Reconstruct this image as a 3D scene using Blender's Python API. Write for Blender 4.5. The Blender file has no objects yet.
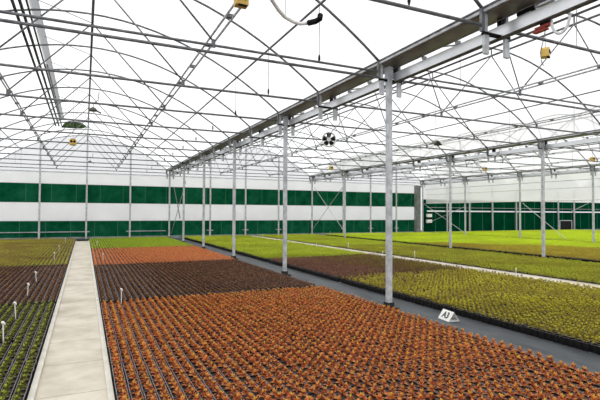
import bpy, math, random
import numpy as np
from mathutils import Vector, Matrix

random.seed(7)
rng = np.random.default_rng(11)
SC = bpy.context.scene
COL = SC.collection
PI = math.pi

# ------------------------------------------------------------------ layout (metres)
H_EYE = 1.8069
Y0 = 7.2188            # frame with the nearest post in view
DY = 2.5               # truss spacing, posts stand under every second truss
XA = 5.2125            # first gutter row
SPAN = 10.8138
XB, XC = XA + SPAN, XA + 2 * SPAN
YB = Y0 + 25.0         # end wall
RIDGE = [0.10, XA + SPAN / 2, XA + 1.5 * SPAN]
Z_TOP, KARC = 6.6, 0.08
Z_CH = 4.43            # tie bar level


def arch_z(dx, k=0.081):
    return Z_TOP - k * dx * dx


KS = [0.081, 0.0735, 0.0735]


# ------------------------------------------------------------------ colour helper
def lin(c):
    return tuple(((v / 255) / 12.92 if v / 255 <= 0.04045 else ((v / 255 + 0.055) / 1.055) ** 2.4) for v in c) + (1.0,)


# ------------------------------------------------------------------ materials
def new_mat(name):
    m = bpy.data.materials.new(name)
    m.use_nodes = True
    nt = m.node_tree
    for n in list(nt.nodes):
        nt.nodes.remove(n)
    out = nt.nodes.new('ShaderNodeOutputMaterial')
    return m, nt, out


def noise_ramp(nt, scale, stops, detail=4, rough=0.6, coord='pos', vscale=None):
    if coord == 'pos':
        g = nt.nodes.new('ShaderNodeNewGeometry')
        src = g.outputs['Position']
    else:
        t = nt.nodes.new('ShaderNodeTexCoord')
        src = t.outputs['Object']
    if vscale:
        mp = nt.nodes.new('ShaderNodeMapping')
        mp.inputs['Scale'].default_value = vscale
        nt.links.new(src, mp.inputs['Vector'])
        src = mp.outputs['Vector']
    n = nt.nodes.new('ShaderNodeTexNoise')
    n.inputs['Scale'].default_value = scale
    n.inputs['Detail'].default_value = detail
    n.inputs['Roughness'].default_value = rough
    nt.links.new(src, n.inputs['Vector'])
    r = nt.nodes.new('ShaderNodeValToRGB')
    el = r.color_ramp.elements
    el[0].position, el[0].color = stops[0][0], stops[0][1]
    el[1].position, el[1].color = stops[-1][0], stops[-1][1]
    for p, c in stops[1:-1]:
        e = el.new(p)
        e.color = c
    nt.links.new(n.outputs['Fac'], r.inputs['Fac'])
    return r.outputs['Color'], n.outputs['Fac']


def solid(name, c1, c2=None, rough=0.6, metal=0.0, scale=6, bump=0.0, vscale=None, lo=0.35, hi=0.65, spec=0.5):
    m, nt, out = new_mat(name)
    b = nt.nodes.new('ShaderNodeBsdfPrincipled')
    b.inputs['Roughness'].default_value = rough
    b.inputs['Metallic'].default_value = metal
    b.inputs['Specular IOR Level'].default_value = spec
    if c2:
        col, fac = noise_ramp(nt, scale, [(lo, lin(c1)), (hi, lin(c2))], vscale=vscale)
        nt.links.new(col, b.inputs['Base Color'])
        if bump:
            bp = nt.nodes.new('ShaderNodeBump')
            bp.inputs['Strength'].default_value = bump
            bp.inputs['Distance'].default_value = 0.02
            nt.links.new(fac, bp.inputs['Height'])
            nt.links.new(bp.outputs['Normal'], b.inputs['Normal'])
    else:
        b.inputs['Base Color'].default_value = lin(c1)
    nt.links.new(b.outputs['BSDF'], out.inputs['Surface'])
    return m


def film(name, col, clear=0.5, tcol=(1, 1, 1, 1), c2=None, scale=1.2, refl=0.0):
    """Plastic sheet: part of the light passes straight, part is scattered through it."""
    m, nt, out = new_mat(name)
    tr = nt.nodes.new('ShaderNodeBsdfTransparent')
    tr.inputs['Color'].default_value = tcol
    tl = nt.nodes.new('ShaderNodeBsdfTranslucent')
    df = nt.nodes.new('ShaderNodeBsdfDiffuse')
    if c2:
        c, _ = noise_ramp(nt, scale, [(0.3, col), (0.7, c2)])
        nt.links.new(c, tl.inputs['Color'])
        nt.links.new(c, df.inputs['Color'])
    else:
        tl.inputs['Color'].default_value = col
        df.inputs['Color'].default_value = col
    mx0 = nt.nodes.new('ShaderNodeMixShader')
    mx0.inputs[0].default_value = refl
    nt.links.new(tl.outputs[0], mx0.inputs[1])
    nt.links.new(df.outputs[0], mx0.inputs[2])
    mx = nt.nodes.new('ShaderNodeMixShader')
    mx.inputs[0].default_value = clear
    nt.links.new(mx0.outputs[0], mx.inputs[1])
    nt.links.new(tr.outputs[0], mx.inputs[2])
    nt.links.new(mx.outputs[0], out.inputs['Surface'])
    return m


def leafmat(name, cols, patch=None, pscale=0.6):
    """Leaf colour picked leaf by leaf, with broad natural variation over the crop."""
    m, nt, out = new_mat(name)
    g = nt.nodes.new('ShaderNodeNewGeometry')
    r = nt.nodes.new('ShaderNodeValToRGB')
    r.color_ramp.interpolation = 'LINEAR'
    el = r.color_ramp.elements
    n = len(cols)
    el[0].position, el[0].color = 0, lin(cols[0])
    el[1].position, el[1].color = 1, lin(cols[-1])
    for i, c in enumerate(cols[1:-1]):
        e = el.new((i + 1) / (n - 1))
        e.color = lin(c)
    nt.links.new(g.outputs['Random Per Island'], r.inputs['Fac'])
    col = r.outputs['Color']
    if patch:
        pc, pf = noise_ramp(nt, pscale, [(0.42, (0, 0, 0, 1)), (0.66, (1, 1, 1, 1))], detail=5)
        mx = nt.nodes.new('ShaderNodeMix')
        mx.data_type = 'RGBA'
        mu = nt.nodes.new('ShaderNodeMath')
        mu.operation = 'MULTIPLY'
        mu.inputs[1].default_value = 0.75
        nt.links.new(pc, mu.inputs[0])
        nt.links.new(mu.outputs[0], mx.inputs['Factor'])
        nt.links.new(col, mx.inputs['A'])
        mx.inputs['B'].default_value = lin(patch)
        col = mx.outputs['Result']
    b = nt.nodes.new('ShaderNodeBsdfPrincipled')
    b.inputs['Roughness'].default_value = 0.55
    b.inputs['Specular IOR Level'].default_value = 0.25
    nt.links.new(col, b.inputs['Base Color'])
    tl = nt.nodes.new('ShaderNodeBsdfTranslucent')
    nt.links.new(col, tl.inputs['Color'])
    mx2 = nt.nodes.new('ShaderNodeMixShader')
    mx2.inputs[0].default_value = 0.25
    nt.links.new(b.outputs[0], mx2.inputs[1])
    nt.links.new(tl.outputs[0], mx2.inputs[2])
    nt.links.new(mx2.outputs[0], out.inputs['Surface'])
    return m


M = {}
M['steel'] = solid('galvanised_steel', (166, 170, 173), (204, 207, 210), rough=0.5, metal=0.25, scale=7)
M['truss'] = solid('galvanised_tube', (88, 90, 94), (128, 130, 132), rough=0.5, metal=0.4, scale=7)
M['gutter'] = solid('gutter_steel', (112, 106, 94), (134, 127, 113), rough=0.42, metal=0.5, scale=3)
M['white_steel'] = solid('bright_galvanised', (222, 225, 228), (236, 238, 240), rough=0.28, metal=0.85, scale=4)
M['dark_rubber'] = solid('black_rubber', (22, 23, 24), (34, 35, 36), rough=0.7, scale=10)
M['pot'] = solid('black_plastic', (12, 12, 13), (20, 20, 21), rough=0.75, scale=20, spec=0.12)
M['rim'] = solid('grey_plastic_rim', (146, 139, 140), (112, 106, 107), rough=0.7, scale=20, spec=0.2)
M['soil'] = solid('peat', (44, 36, 31), (74, 63, 56), rough=0.95, scale=60)
M['fabric'] = solid('ground_cover_fabric', (56, 60, 64), (84, 89, 93), rough=0.6, spec=0.3, scale=2.2, bump=0.5, vscale=(2.2, 0.5, 1))
M['bedfab'] = solid('bed_fabric', (150, 145, 150), (176, 171, 176), rough=0.8, scale=4)
M['concrete'] = solid('pale_concrete', (176, 168, 152), (206, 199, 185), rough=0.9, scale=1.9, bump=0.1, lo=0.3, hi=0.6, spec=0.2)
M['curb'] = solid('kerb_concrete', (202, 198, 187), (218, 214, 204), rough=0.85, scale=5, spec=0.2)
M['joint'] = solid('joint_dirt', (132, 122, 106), (170, 162, 146), rough=0.9, scale=9)
M['green'] = film('green_sheeting', lin((4, 84, 54)), 0.0, c2=lin((36, 116, 84)), scale=1.5, refl=0.55)  # lighter mottling is reflections on the sheet painted into its colour
M['green2'] = film('dark_green_sheeting', lin((0, 84, 54)), 0.0, c2=lin((4, 58, 40)), scale=0.8, refl=0.6)
M['whitefilm'] = film('white_sheeting', (0.90, 0.90, 0.89, 1), 0.0, c2=(0.96, 0.96, 0.95, 1), scale=0.7, refl=0.12)
M['curtain'] = film('curtain_sheeting', (0.95, 0.95, 0.95, 1), 0.4, tcol=(0.93, 0.93, 0.93, 1), refl=0.1)
M['gable'] = film('gable_film', (0.91, 0.915, 0.92, 1), 0.5, tcol=(0.91, 0.91, 0.91, 1), refl=0.06)
M['roof'] = film('roof_film', (0.96, 0.96, 0.97, 1), 0.7, tcol=(0.99, 0.99, 0.99, 1), refl=0.05)
M['vent'] = film('vent_sheet', (0.6, 0.61, 0.62, 1), 0.0, refl=0.2)
M['ventdark'] = solid('vent_seal', (48, 54, 50), (62, 68, 62), rough=0.7, scale=3)
M['ventgreen'] = solid('outside_greenery', (18, 34, 14), (70, 104, 36), rough=0.8, scale=5, lo=0.42, hi=0.7)  # stand-in colour for the trees outside the vent
M['brass'] = solid('yellow_lacquer', (186, 150, 66), (206, 172, 92), rough=0.4, metal=0.3, scale=6)
M['black'] = solid('black_paint', (12, 12, 13), rough=0.7, spec=0.2)
M['red'] = solid('red_paint', (168, 52, 40), (140, 40, 32), rough=0.5, scale=8)
M['whiteplastic'] = solid('white_plastic', (234, 234, 230), (242, 242, 240), rough=0.45, scale=8)
M['skirt'] = solid('grey_skirt_sheet', (104, 116, 112), (140, 150, 146), rough=0.6, scale=2)
M['umber'] = solid('weathered_metal', (72, 70, 64), (98, 95, 88), rough=0.6, metal=0.3, scale=12)
M['seam'] = solid('welded_seam', (60, 130, 100), (40, 104, 76), rough=0.5, scale=3)
M['column'] = solid('dull_sheet_metal', (104, 108, 108), (134, 138, 136), rough=0.6, scale=3)
M['ink'] = solid('printed_ink', (40, 42, 46), rough=0.6)

# ------------------------------------------------------------------ mesh helpers


class MB:
    def __init__(self):
        self.v, self.f, self.mi = [], [], []
        self.cur = 0

    def _add(self, vs, fs):
        b = len(self.v)
        self.v += [tuple(p) for p in vs]
        self.f += [tuple(b + i for i in f) for f in fs]
        self.mi += [self.cur] * len(fs)

    def box(self, x0, x1, y0, y1, z0, z1):
        vs = [(x0, y0, z0), (x1, y0, z0), (x1, y1, z0), (x0, y1, z0), (x0, y0, z1), (x1, y0, z1), (x1, y1, z1), (x0, y1, z1)]
        self._add(vs, [(0, 3, 2, 1), (4, 5, 6, 7), (0, 1, 5, 4), (1, 2, 6, 5), (2, 3, 7, 6), (3, 0, 4, 7)])
        return self

    def tube(self, pts, r, n=8, cap=True):
        pts = [Vector(p) for p in pts]
        rings = []
        up = Vector((0, 0, 1))
        for i, p in enumerate(pts):
            a = pts[max(i - 1, 0)]
            b = pts[min(i + 1, len(pts) - 1)]
            t = (b - a).normalized()
            u = t.cross(up)
            if u.length < 1e-3:
                u = t.cross(Vector((0, 1, 0)))
            u.normalize()
            w = t.cross(u).normalized()
            rr = r[i] if isinstance(r, (list, tuple)) else r
            rings.append([p + (u * math.cos(2 * PI * k / n) + w * math.sin(2 * PI * k / n)) * rr for k in range(n)])
        vs = [q for ring in rings for q in ring]
        fs = []
        for i in range(len(pts) - 1):
            for k in range(n):
                a, b = i * n + k, i * n + (k + 1) % n
                fs.append((a, b, b + n, a + n))
        if cap:
            fs.append(tuple(range(n - 1, -1, -1)))
            fs.append(tuple((len(pts) - 1) * n + k for k in range(n)))
        self._add(vs, fs)
        return self

    def lathe(self, c, prof, n=16, axis='z', cap=True):
        """prof: list of (radius, height) about the axis through c."""
        vs = []
        for r, h in prof:
            for k in range(n):
                a = 2 * PI * k / n
                if axis == 'z':
                    vs.append((c[0] + r * math.cos(a), c[1] + r * math.sin(a), c[2] + h))
                else:
                    vs.append((c[0] + r * math.cos(a), c[1] + h, c[2] + r * math.sin(a)))
        fs = []
        for i in range(len(prof) - 1):
            for k in range(n):
                a, b = i * n + k, i * n + (k + 1) % n
                fs.append((a, b, b + n, a + n))
        if cap:
            fs.append(tuple(range(n - 1, -1, -1)))
            fs.append(tuple((len(prof) - 1) * n + k for k in range(n)))
        self._add(vs, fs)
        return self

    def extrude_y(self, prof, y0, y1):
        """closed (x,z) outline pulled along y."""
        n = len(prof)
        vs = [(x, y0, z) for x, z in prof] + [(x, y1, z) for x, z in prof]
        fs = [(i, (i + 1) % n, n + (i + 1) % n, n + i) for i in range(n)]
        fs += [tuple(range(n - 1, -1, -1)), tuple(range(n, 2 * n))]
        self._add(vs, fs)
        return self

    def build(self, name, mats, parent=None, loc=None, smooth=False):
        if not isinstance(mats, (list, tuple)):
            mats = [mats]
        me = bpy.data.meshes.new(name)
        v = self.v
        if loc is not None:
            v = [(p[0] - loc[0], p[1] - loc[1], p[2] - loc[2]) for p in v]
        me.from_pydata(v, [], self.f)
        for m in mats:
            me.materials.append(m)
        me.polygons.foreach_set('material_index', self.mi)
        if smooth:
            me.polygons.foreach_set('use_smooth', [len(f) <= 4 for f in self.f])
        me.update()
        o = bpy.data.objects.new(name, me)
        COL.objects.link(o)
        if parent is not None:
            o.parent = parent
        elif loc is not None:
            o.location = loc
        return o


def tag(o, label, cat, group=None, kind=None):
    o['label'] = label
    o['category'] = cat
    if group:
        o['group'] = group
    if kind:
        o['kind'] = kind
    return o


def thing(name, label, cat, loc=(0, 0, 0), group=None, rz=0):
    o = bpy.data.objects.new(name, None)
    o.empty_display_size = 0.1
    COL.objects.link(o)
    o.location = loc
    o.rotation_euler = (0, 0, rz)
    return tag(o, label, cat, group)


def struct(name, mb, mats, label=None, cat=None):
    o = mb.build(name, mats)
    o['kind'] = 'structure'
    if label:
        tag(o, label, cat)
    return o


ORD = ['nearest', 'second', 'third', 'fourth', 'fifth', 'sixth', 'seventh', 'eighth', 'ninth', 'tenth', 'eleventh', 'twelfth', 'thirteenth']

# ------------------------------------------------------------------ camera
F_PX, YAW, PITCH, ROLL = 462.61, 0.4354, 0.0268, 0.0048
fwd = Vector((math.sin(YAW) * math.cos(PITCH), math.cos(YAW) * math.cos(PITCH), math.sin(PITCH)))
rt = Vector((math.cos(YAW), -math.sin(YAW), 0))
upv = rt.cross(fwd)
r2 = rt * math.cos(ROLL) + upv * math.sin(ROLL)
u2 = -rt * math.sin(ROLL) + upv * math.cos(ROLL)
EYE = Vector((0, 0, H_EYE))
cd = bpy.data.cameras.new('camera')
cam = bpy.data.objects.new('camera', cd)
COL.objects.link(cam)
mw = Matrix.Identity(4)
for i in range(3):
    mw[i][0], mw[i][1], mw[i][2], mw[i][3] = r2[i], u2[i], -fwd[i], EYE[i]
cam.matrix_world = mw
cd.sensor_fit = 'HORIZONTAL'
cd.sensor_width = 36
cd.lens = F_PX * 36 / 600
cd.clip_end = 300
SC.camera = cam


def proj(p):
    d = Vector(p) - EYE
    z = d.dot(fwd)
    if z < 0.1:
        return None
    return 300 + F_PX * d.dot(r2) / z, 200 - F_PX * d.dot(u2) / z, z


def seen(pts, m=0):
    for p in pts:
        q = proj(p)
        if q and -m <= q[0] <= 600 + m and -m <= q[1] <= 400 + m:
            return True
    return False


# ------------------------------------------------------------------ world light: bright overcast sky
w = bpy.data.worlds.new('overcast_sky')
SC.world = w
w.use_nodes = True
nt = w.node_tree
bg = nt.nodes['Background']
tc = nt.nodes.new('ShaderNodeTexCoord')
sx = nt.nodes.new('ShaderNodeSeparateXYZ')
nt.links.new(tc.outputs['Generated'], sx.inputs[0])
rp = nt.nodes.new('ShaderNodeValToRGB')
rp.color_ramp.elements[0].position = 0.0
rp.color_ramp.elements[0].color = (0.95, 0.96, 0.98, 1)
rp.color_ramp.elements[1].position = 0.45
rp.color_ramp.elements[1].color = (1, 1, 1, 1)
nt.links.new(sx.outputs['Z'], rp.inputs['Fac'])
nt.links.new(rp.outputs['Color'], bg.inputs['Color'])
bg.inputs['Strength'].default_value = 1.2
sd = bpy.data.lights.new('hazy_sun', 'SUN')
sd.energy = 1.4
sd.angle = math.radians(50)
sd.color = (1, 0.98, 0.94)
so = bpy.data.objects.new('hazy_sun', sd)
COL.objects.link(so)
so.rotation_euler = (math.radians(22), math.radians(-14), 0)

SC.view_settings.view_transform = 'Standard'
SC.view_settings.look = 'None'
SC.view_settings.gamma = 1.0
SC.view_settings.exposure = 0.0
SC.view_settings.use_curve_mapping = False
SC.cycles.max_bounces = 12
SC.cycles.transparent_max_bounces = 24

# ------------------------------------------------------------------ ground
YN = -9.0              # open ground behind the photographer
XW, XE = -16.2, 62.0
mb = MB()
mb.box(XW, XE, YN, YB + 6, -0.2, 0.0)
struct('floor', mb, M['fabric'], 'dark grey woven ground cover fabric over the whole greenhouse floor', 'floor')

PATHS = [(-0.457, 0.281, 'A'), (10.42, 11.16, 'B')]
plab = ['wide pale concrete path running straight to the end wall', 'pale concrete path between the olive and dark green crops',
        'far pale concrete path crossing the bright lime crop']
for (x0, x1, nm), lb in zip(PATHS, plab):
    mb = MB()
    up = 0.0 if nm == 'A' else 0.075
    y = 1.0 if nm != 'A' else 2.0
    # slabs with slightly open joints
    while y < YB - 0.3:
        y1 = min(y + 1.02, YB - 0.3)
        mb.cur = 0
        mb.box(x0 + 0.055, x1 - 0.055, y, y1 - 0.012, -0.02, up + 0.03)
        mb.cur = 1
        mb.box(x0 + 0.055, x1 - 0.055, y1 - 0.012, y1, -0.02, up + 0.026)
        y = y1
    mb.cur = 2 if nm == 'A' else 0
    mb.box(x0, x0 + 0.055, 1.0, YB - 0.3, -0.02, up + (0.065 if up == 0 else 0.04))
    mb.box(x1 - 0.055, x1, 1.0, YB - 0.3, -0.02, up + (0.065 if up == 0 else 0.04))
    o = struct('concrete_path', mb, [M['concrete'], M['joint'], M['curb']], lb, 'path')

BEDS = [  # x0, x1, y0, y1
    (-5.0, -0.465), (0.29, 4.88), (5.98, 10.38), (11.2, 15.6), (16.75, 26.4), (27.35, 46.0)]
for i, (a, b) in enumerate(BEDS):
    mb = MB()
    mb.box(a + 0.02, b - 0.02, 1.0, YB - 0.35, -0.02, 0.008)
    o = struct('bed_sheet', mb, M['bedfab'])

# black mat at the far end of the path
mb = MB()
mb.box(-0.44, 0.265, YB - 1.7, YB - 0.45, 0.066, 0.10)
tag(mb.build('rubber_mat', M['dark_rubber']), 'black mat lying across the far end of the concrete path', 'mat')

# ------------------------------------------------------------------ end wall
def wall_sheet(name, x0, x1, bands, parent):
    for nm, z0, z1, m in bands:
        mb = MB()
        mb.box(x0, x1, YB + 0.17, YB + 0.20, z0, z1)
        mb.build(nm, m, parent)


wb = bpy.data.objects.new('wall_back', None)
COL.objects.link(wb)
wb['kind'] = 'structure'
tag(wb, 'end wall of green and white plastic sheeting in horizontal bands', 'wall')
bands = [('skirt_sheet', 0.0, 0.2, M['skirt']), ('green_band', 0.2, 1.20, M['green']), ('white_band', 1.20, 2.345, M['whitefilm']),
         ('green_band', 2.345, 3.505, M['green']), ('white_band', 3.505, 4.25, M['whitefilm'])]
wall_sheet('b', XW, 26.3, bands, wb)
# gables above the tie bar
for rx in RIDGE + [XA - 1.5 * SPAN, XC + SPAN / 2, XC + 1.5 * SPAN, XC + 2.5 * SPAN]:
    if rx == RIDGE[0]:
        hw = XA - rx
    else:
        hw = SPAN / 2
    mb = MB()
    n = 24
    kk = 2.05 / (hw * hw)
    top = [(rx - hw + 2 * hw * i / n, arch_z(-hw + 2 * hw * i / n, kk)) for i in range(n + 1)]
    prof = [(rx - hw, 4.25)] + top + [(rx + hw, 4.25)]
    mb.extrude_y(prof, YB + 0.17, YB + 0.185)
    mb.build('gable_sheet', M['gable'], wb)

mb = MB()
for i, x in enumerate(np.arange(-14.6, 26, 1.38)):
    mb.box(x, x + 0.025, YB + 0.160, YB + 0.17, 0.2, 1.2)
    mb.box(x + 0.3, x + 0.325, YB + 0.160, YB + 0.17, 2.345, 3.505)
mb.build('sheet_seam', M['seam'], wb)

wr = bpy.data.objects.new('wall_right', None)
COL.objects.link(wr)
wr['kind'] = 'structure'
tag(wr, 'plain dark green end wall with one pale rail, beyond the white curtain', 'wall')
wall_sheet('b', 26.9, XE, [('skirt_sheet', 0.0, 0.15, M['skirt']), ('green_sheet', 0.15, 3.0, M['green2']), ('white_sheet', 3.0, 4.25, M['whitefilm'])], wr)
mb = MB()
mb.box(27.4, XE, YB + 0.07, YB + 0.17, 1.92, 2.04)
mb.build('pale_rail', M['white_steel'], wr)
mb = MB()
mb.box(27.4, XE, YB + 0.07, YB + 0.17, 2.28, 2.31)
mb.build('thin_rail', M['steel'], wr)

mb = MB()
for x in np.arange(28.4, 60, 1.42):
    mb.box(x, x + 0.03, YB + 0.160, YB + 0.17, 0.15, 1.92)
    mb.box(x, x + 0.03, YB + 0.160, YB + 0.17, 2.04, 3.0)
mb.build('sheet_seam', M['seam'], wr)

# rails along the end wall
mb = MB()
for a, b in ((-2.3, -0.1), (-5.2, -2.7), (2.9, 5.0)):
    mb.box(a, b, YB + 0.10, YB + 0.17, 0.5, 0.54)
mb.box(-5.2, 26.0, YB + 0.10, YB + 0.17, 4.22, 4.27)
o = mb.build('wall_rail', M['steel'], wb)

# dark doorway far right
mb = MB()
mb.cur = 0
mb.box(44.8, 46.6, YB - 0.0, YB + 0.17, 0.0, 1.05)
mb.cur = 1
mb.box(44.72, 44.8, YB - 0.02, YB + 0.17, 0.0, 1.12)
mb.box(46.6, 46.68, YB - 0.02, YB + 0.17, 0.0, 1.12)
mb.box(44.72, 46.68, YB - 0.02, YB + 0.17, 1.05, 1.12)
o = mb.build('door_1', [M['black'], M['steel']])
o['kind'] = 'structure'
tag(o, 'low black hatch in the dark green end wall', 'door')

# roof films (ceiling), one sheet to a span
cl = bpy.data.objects.new('ceiling', None)
COL.objects.link(cl)
cl['kind'] = 'structure'
tag(cl, 'arched translucent white film roof of the greenhouse', 'roof')
spans = [(RIDGE[0], XA - RIDGE[0])] + [(r, SPAN / 2) for r in RIDGE[1:]] + [(XC + SPAN / 2, SPAN / 2), (XC + 1.5 * SPAN, SPAN / 2), (XC + 2.5 * SPAN, SPAN / 2), (2 * RIDGE[0] - XA - SPAN / 2, SPAN / 2)]  # outer spans are bare film added for daylight, mostly unseen
for rx, hw in spans:
    mb = MB()
    n = 28
    xs = [-hw + 2 * hw * i / n for i in range(n + 1)]
    vs, fs = [], []
    xs = sorted(xs + ([-1.28, 0.0] if rx == RIDGE[0] else []))
    n = len(xs) - 1
    for y in (YN, 4.0, 28.0, YB + 0.175):
        vs += [(rx + x, y, arch_z(x, 1.93 / (hw * hw)) + 0.05) for x in xs]
    for i in range(n):
        for q in range(3):
            if rx == RIDGE[0] and q == 1 and -1.3 < 0.5 * (xs[i] + xs[i + 1]) < 0.0:
                continue          # the vent stands open here
            b = q * (n + 1)
            fs.append((b + i, b + i + 1, b + n + 1 + i + 1, b + n + 1 + i))
    mb._add(vs, fs)
    mb.build('roof_film', M['roof'], cl, smooth=True)

# ------------------------------------------------------------------ gutters with beam, rod and brackets
ROWS = [(XA, 'over the post row beside the grey walkway'), (XB, 'over the second post row'), (XC, 'over the white side curtain')]
for gi, (gx, where) in enumerate(ROWS):
    ya = [1.5, 3.0, 6.0][gi]
    g = thing('roof_gutter', 'long steel roof gutter ' + where, 'gutter', (gx, ya, 4.45))
    y1 = YB + 0.16

    def rel(mb):
        mb.v = [(p[0] - gx, p[1] - ya, p[2] - 4.45) for p in mb.v]
        return mb
    mb = MB()
    mb.extrude_y([(gx - 0.17, 4.585), (gx + 0.17, 4.585), (gx + 0.21, 4.625), (gx + 0.195, 4.632), (gx + 0.16, 4.60), (gx - 0.16, 4.60), (gx - 0.195, 4.632), (gx - 0.21, 4.625)], ya, y1)
    rel(mb).build('trough', M['gutter'], g)
    mb = MB()
    mb.box(gx - 0.23, gx - 0.20, ya, y1, 4.605, 4.645)
    mb.box(gx + 0.20, gx + 0.23, ya, y1, 4.605, 4.645)
    rel(mb).build('film_clip_rail', M['steel'], g)
    mb = MB()
    for s in (-1, 1):
        mb.tube([(gx + s * 0.225, ya, 4.665), (gx + s * 0.225, y1, 4.665)], 0.02, 6)
    rel(mb).build('edge_seal', M['truss'], g)
    mb = MB()
    mb.box(gx + 0.10, gx + 0.13, ya, y1, 4.31, 4.475)
    mb.box(gx + 0.13, gx + 0.18, ya, y1, 4.458, 4.475)
    mb.box(gx + 0.13, gx + 0.18, ya, y1, 4.31, 4.327)
    rel(mb).build('side_beam', M['white_steel'], g)
    mb = MB()
    mb.box(gx + 0.095, gx + 0.185, ya, y1, 4.296, 4.31)
    rel(mb).build('beam_edge', M['umber'], g)
    mb = MB()
    mb.tube([(gx + 0.27, ya, 4.275), (gx + 0.27, y1, 4.275)], 0.016, 6)
    rel(mb).build('drive_rod', M['truss'], g)
    mb = MB()
    mb.tube([(gx + 0.03, ya, 4.52), (gx + 0.03, y1, 4.52)], 0.007, 5)
    rel(mb).build('cable', M['truss'], g)
    for k in range(-1, 11):
        y = Y0 + DY * k
        if y < ya + 0.2:
            continue
        for s, xo in ((-1, -0.165), (1, 0.235)):
            mb = MB()
            mb.box(gx + xo - 0.045, gx + xo + 0.045, y - 0.02, y + 0.02, 4.03, 4.30)
            rel(mb).build('drop_bracket', M['steel'], g)
        mb = MB()
        mb.box(gx - 0.22, gx + 0.29, y - 0.03, y + 0.03, 4.30, 4.335)
        mb.box(gx + 0.10, gx + 0.16, y - 0.04, y + 0.04, 4.475, 4.585)
        rel(mb).build('cross_plate', M['black'], g)
        mb = MB()
        mb.box(gx - 0.205, gx - 0.15, y - 0.025, y + 0.025, 4.335, 4.60)
        rel(mb).build('side_plate', M['steel'], g)
        # small clips along the beam between the frames
        for q in (0.8, 1.6):
            mb = MB()
            mb.box(gx + 0.06, gx + 0.13, y + q - 0.03, y + q + 0.03, 4.475, 4.52)
            if y + q < y1:
                rel(mb).build('beam_clip', M['steel'], g)

# ------------------------------------------------------------------ posts
def post(x, y, label, group, first=False, top=4.583, wdt=0.05):
    p = thing('support_post', label, 'post', (x, y, 0), group)
    mb = MB()
    c = 0.012
    a = wdt
    prof = [(-a + c, -a), (a - c, -a), (a, -a + c), (a, a - c), (a - c, a), (-a + c, a), (-a, a - c), (-a, -a + c)]
    n = 8
    vs = [(px, py, 0.03) for px, py in prof] + [(px, py, top) for px, py in prof]
    fs = [(i, (i + 1) % n, n + (i + 1) % n, n + i) for i in range(n)] + [tuple(range(n - 1, -1, -1)), tuple(range(n, 2 * n))]
    mb._add(vs, fs)
    mb.build('shaft', M['steel'], p)
    mb = MB()
    mb.box(-0.33, 0.15, -0.13, 0.13, 0.0, 0.035)
    mb.build('base_plate', M['dark_rubber'], p)
    mb = MB()
    mb.box(-a - 0.022, a + 0.022, -a - 0.022, a + 0.022, 0.035, 0.13)
    mb.build('base_sleeve', M['dark_rubber'], p)
    mb = MB()
    for s in (-1, 1):
        mb.box(s * (a + 0.002) - 0.012, s * (a + 0.002) + 0.012, -0.05, 0.05, 4.36, 4.57)
    mb.build('head_bracket', M['steel'], p)
    return p


for i in range(0, 6):
    lab = ['thick galvanised post nearest the camera, on the grey walkway', 'second galvanised post along the grey walkway', 'third galvanised post along the grey walkway',
           'fourth galvanised post along the grey walkway', 'fifth galvanised post along the grey walkway, just before the end wall', 'galvanised post of the grey walkway row standing at the end wall'][i]
    post(XA, Y0 + 5 * i, lab, 'posts along the grey walkway')
for i in range(1, 6):
    lab = ['', 'nearest visible post of the row beyond the second pale path', 'second visible post of the row beyond the second pale path', 'post of the middle row lined up behind the thick nearest post',
           'fourth visible post of the row beyond the second pale path', 'post of the middle row standing at the end wall'][i]
    post(XB, Y0 + 5 * i, lab, 'posts of the middle row')
for i in range(2, 6):
    lab = ['', '', 'nearest visible post under the white side curtain', 'second visible post under the white side curtain', 'third visible post under the white side curtain',
           'white post at the corner of the end wall and the side curtain'][i]
    post(XC, Y0 + 5 * i, lab, 'posts under the side curtain', wdt=0.05)

# thick dark corner column
mb = MB()
mb.box(26.05, 26.48, YB - 0.2, YB + 0.165, 0.0, 4.2)
mb.box(26.12, 26.20, YB - 0.23, YB - 0.2, 0.0, 4.2)
mb.box(26.32, 26.40, YB - 0.23, YB - 0.2, 0.0, 4.2)
tag(mb.build('corner_column', M['column'], loc=(26.26, YB, 0)), 'thick dark grey corner column between banded wall and side curtain', 'column')
cb = thing('control_box', 'small white wall box with dark fittings beside the corner column', 'control box', (27.5, YB - 0.05, 0.95))
mb = MB(); mb.box(-0.25, 0.25, -0.12, 0.08, 0.0, 0.28); mb.build('lower_case', M['whiteplastic'], cb)
mb = MB(); mb.box(-0.25, 0.25, -0.12, 0.08, 0.5, 0.78); mb.build('upper_case', M['whiteplastic'], cb)
mb = MB(); mb.box(-0.2, 0.2, -0.1, 0.08, 0.28, 0.5); mb.build('switch_block', M['black'], cb)

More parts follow.
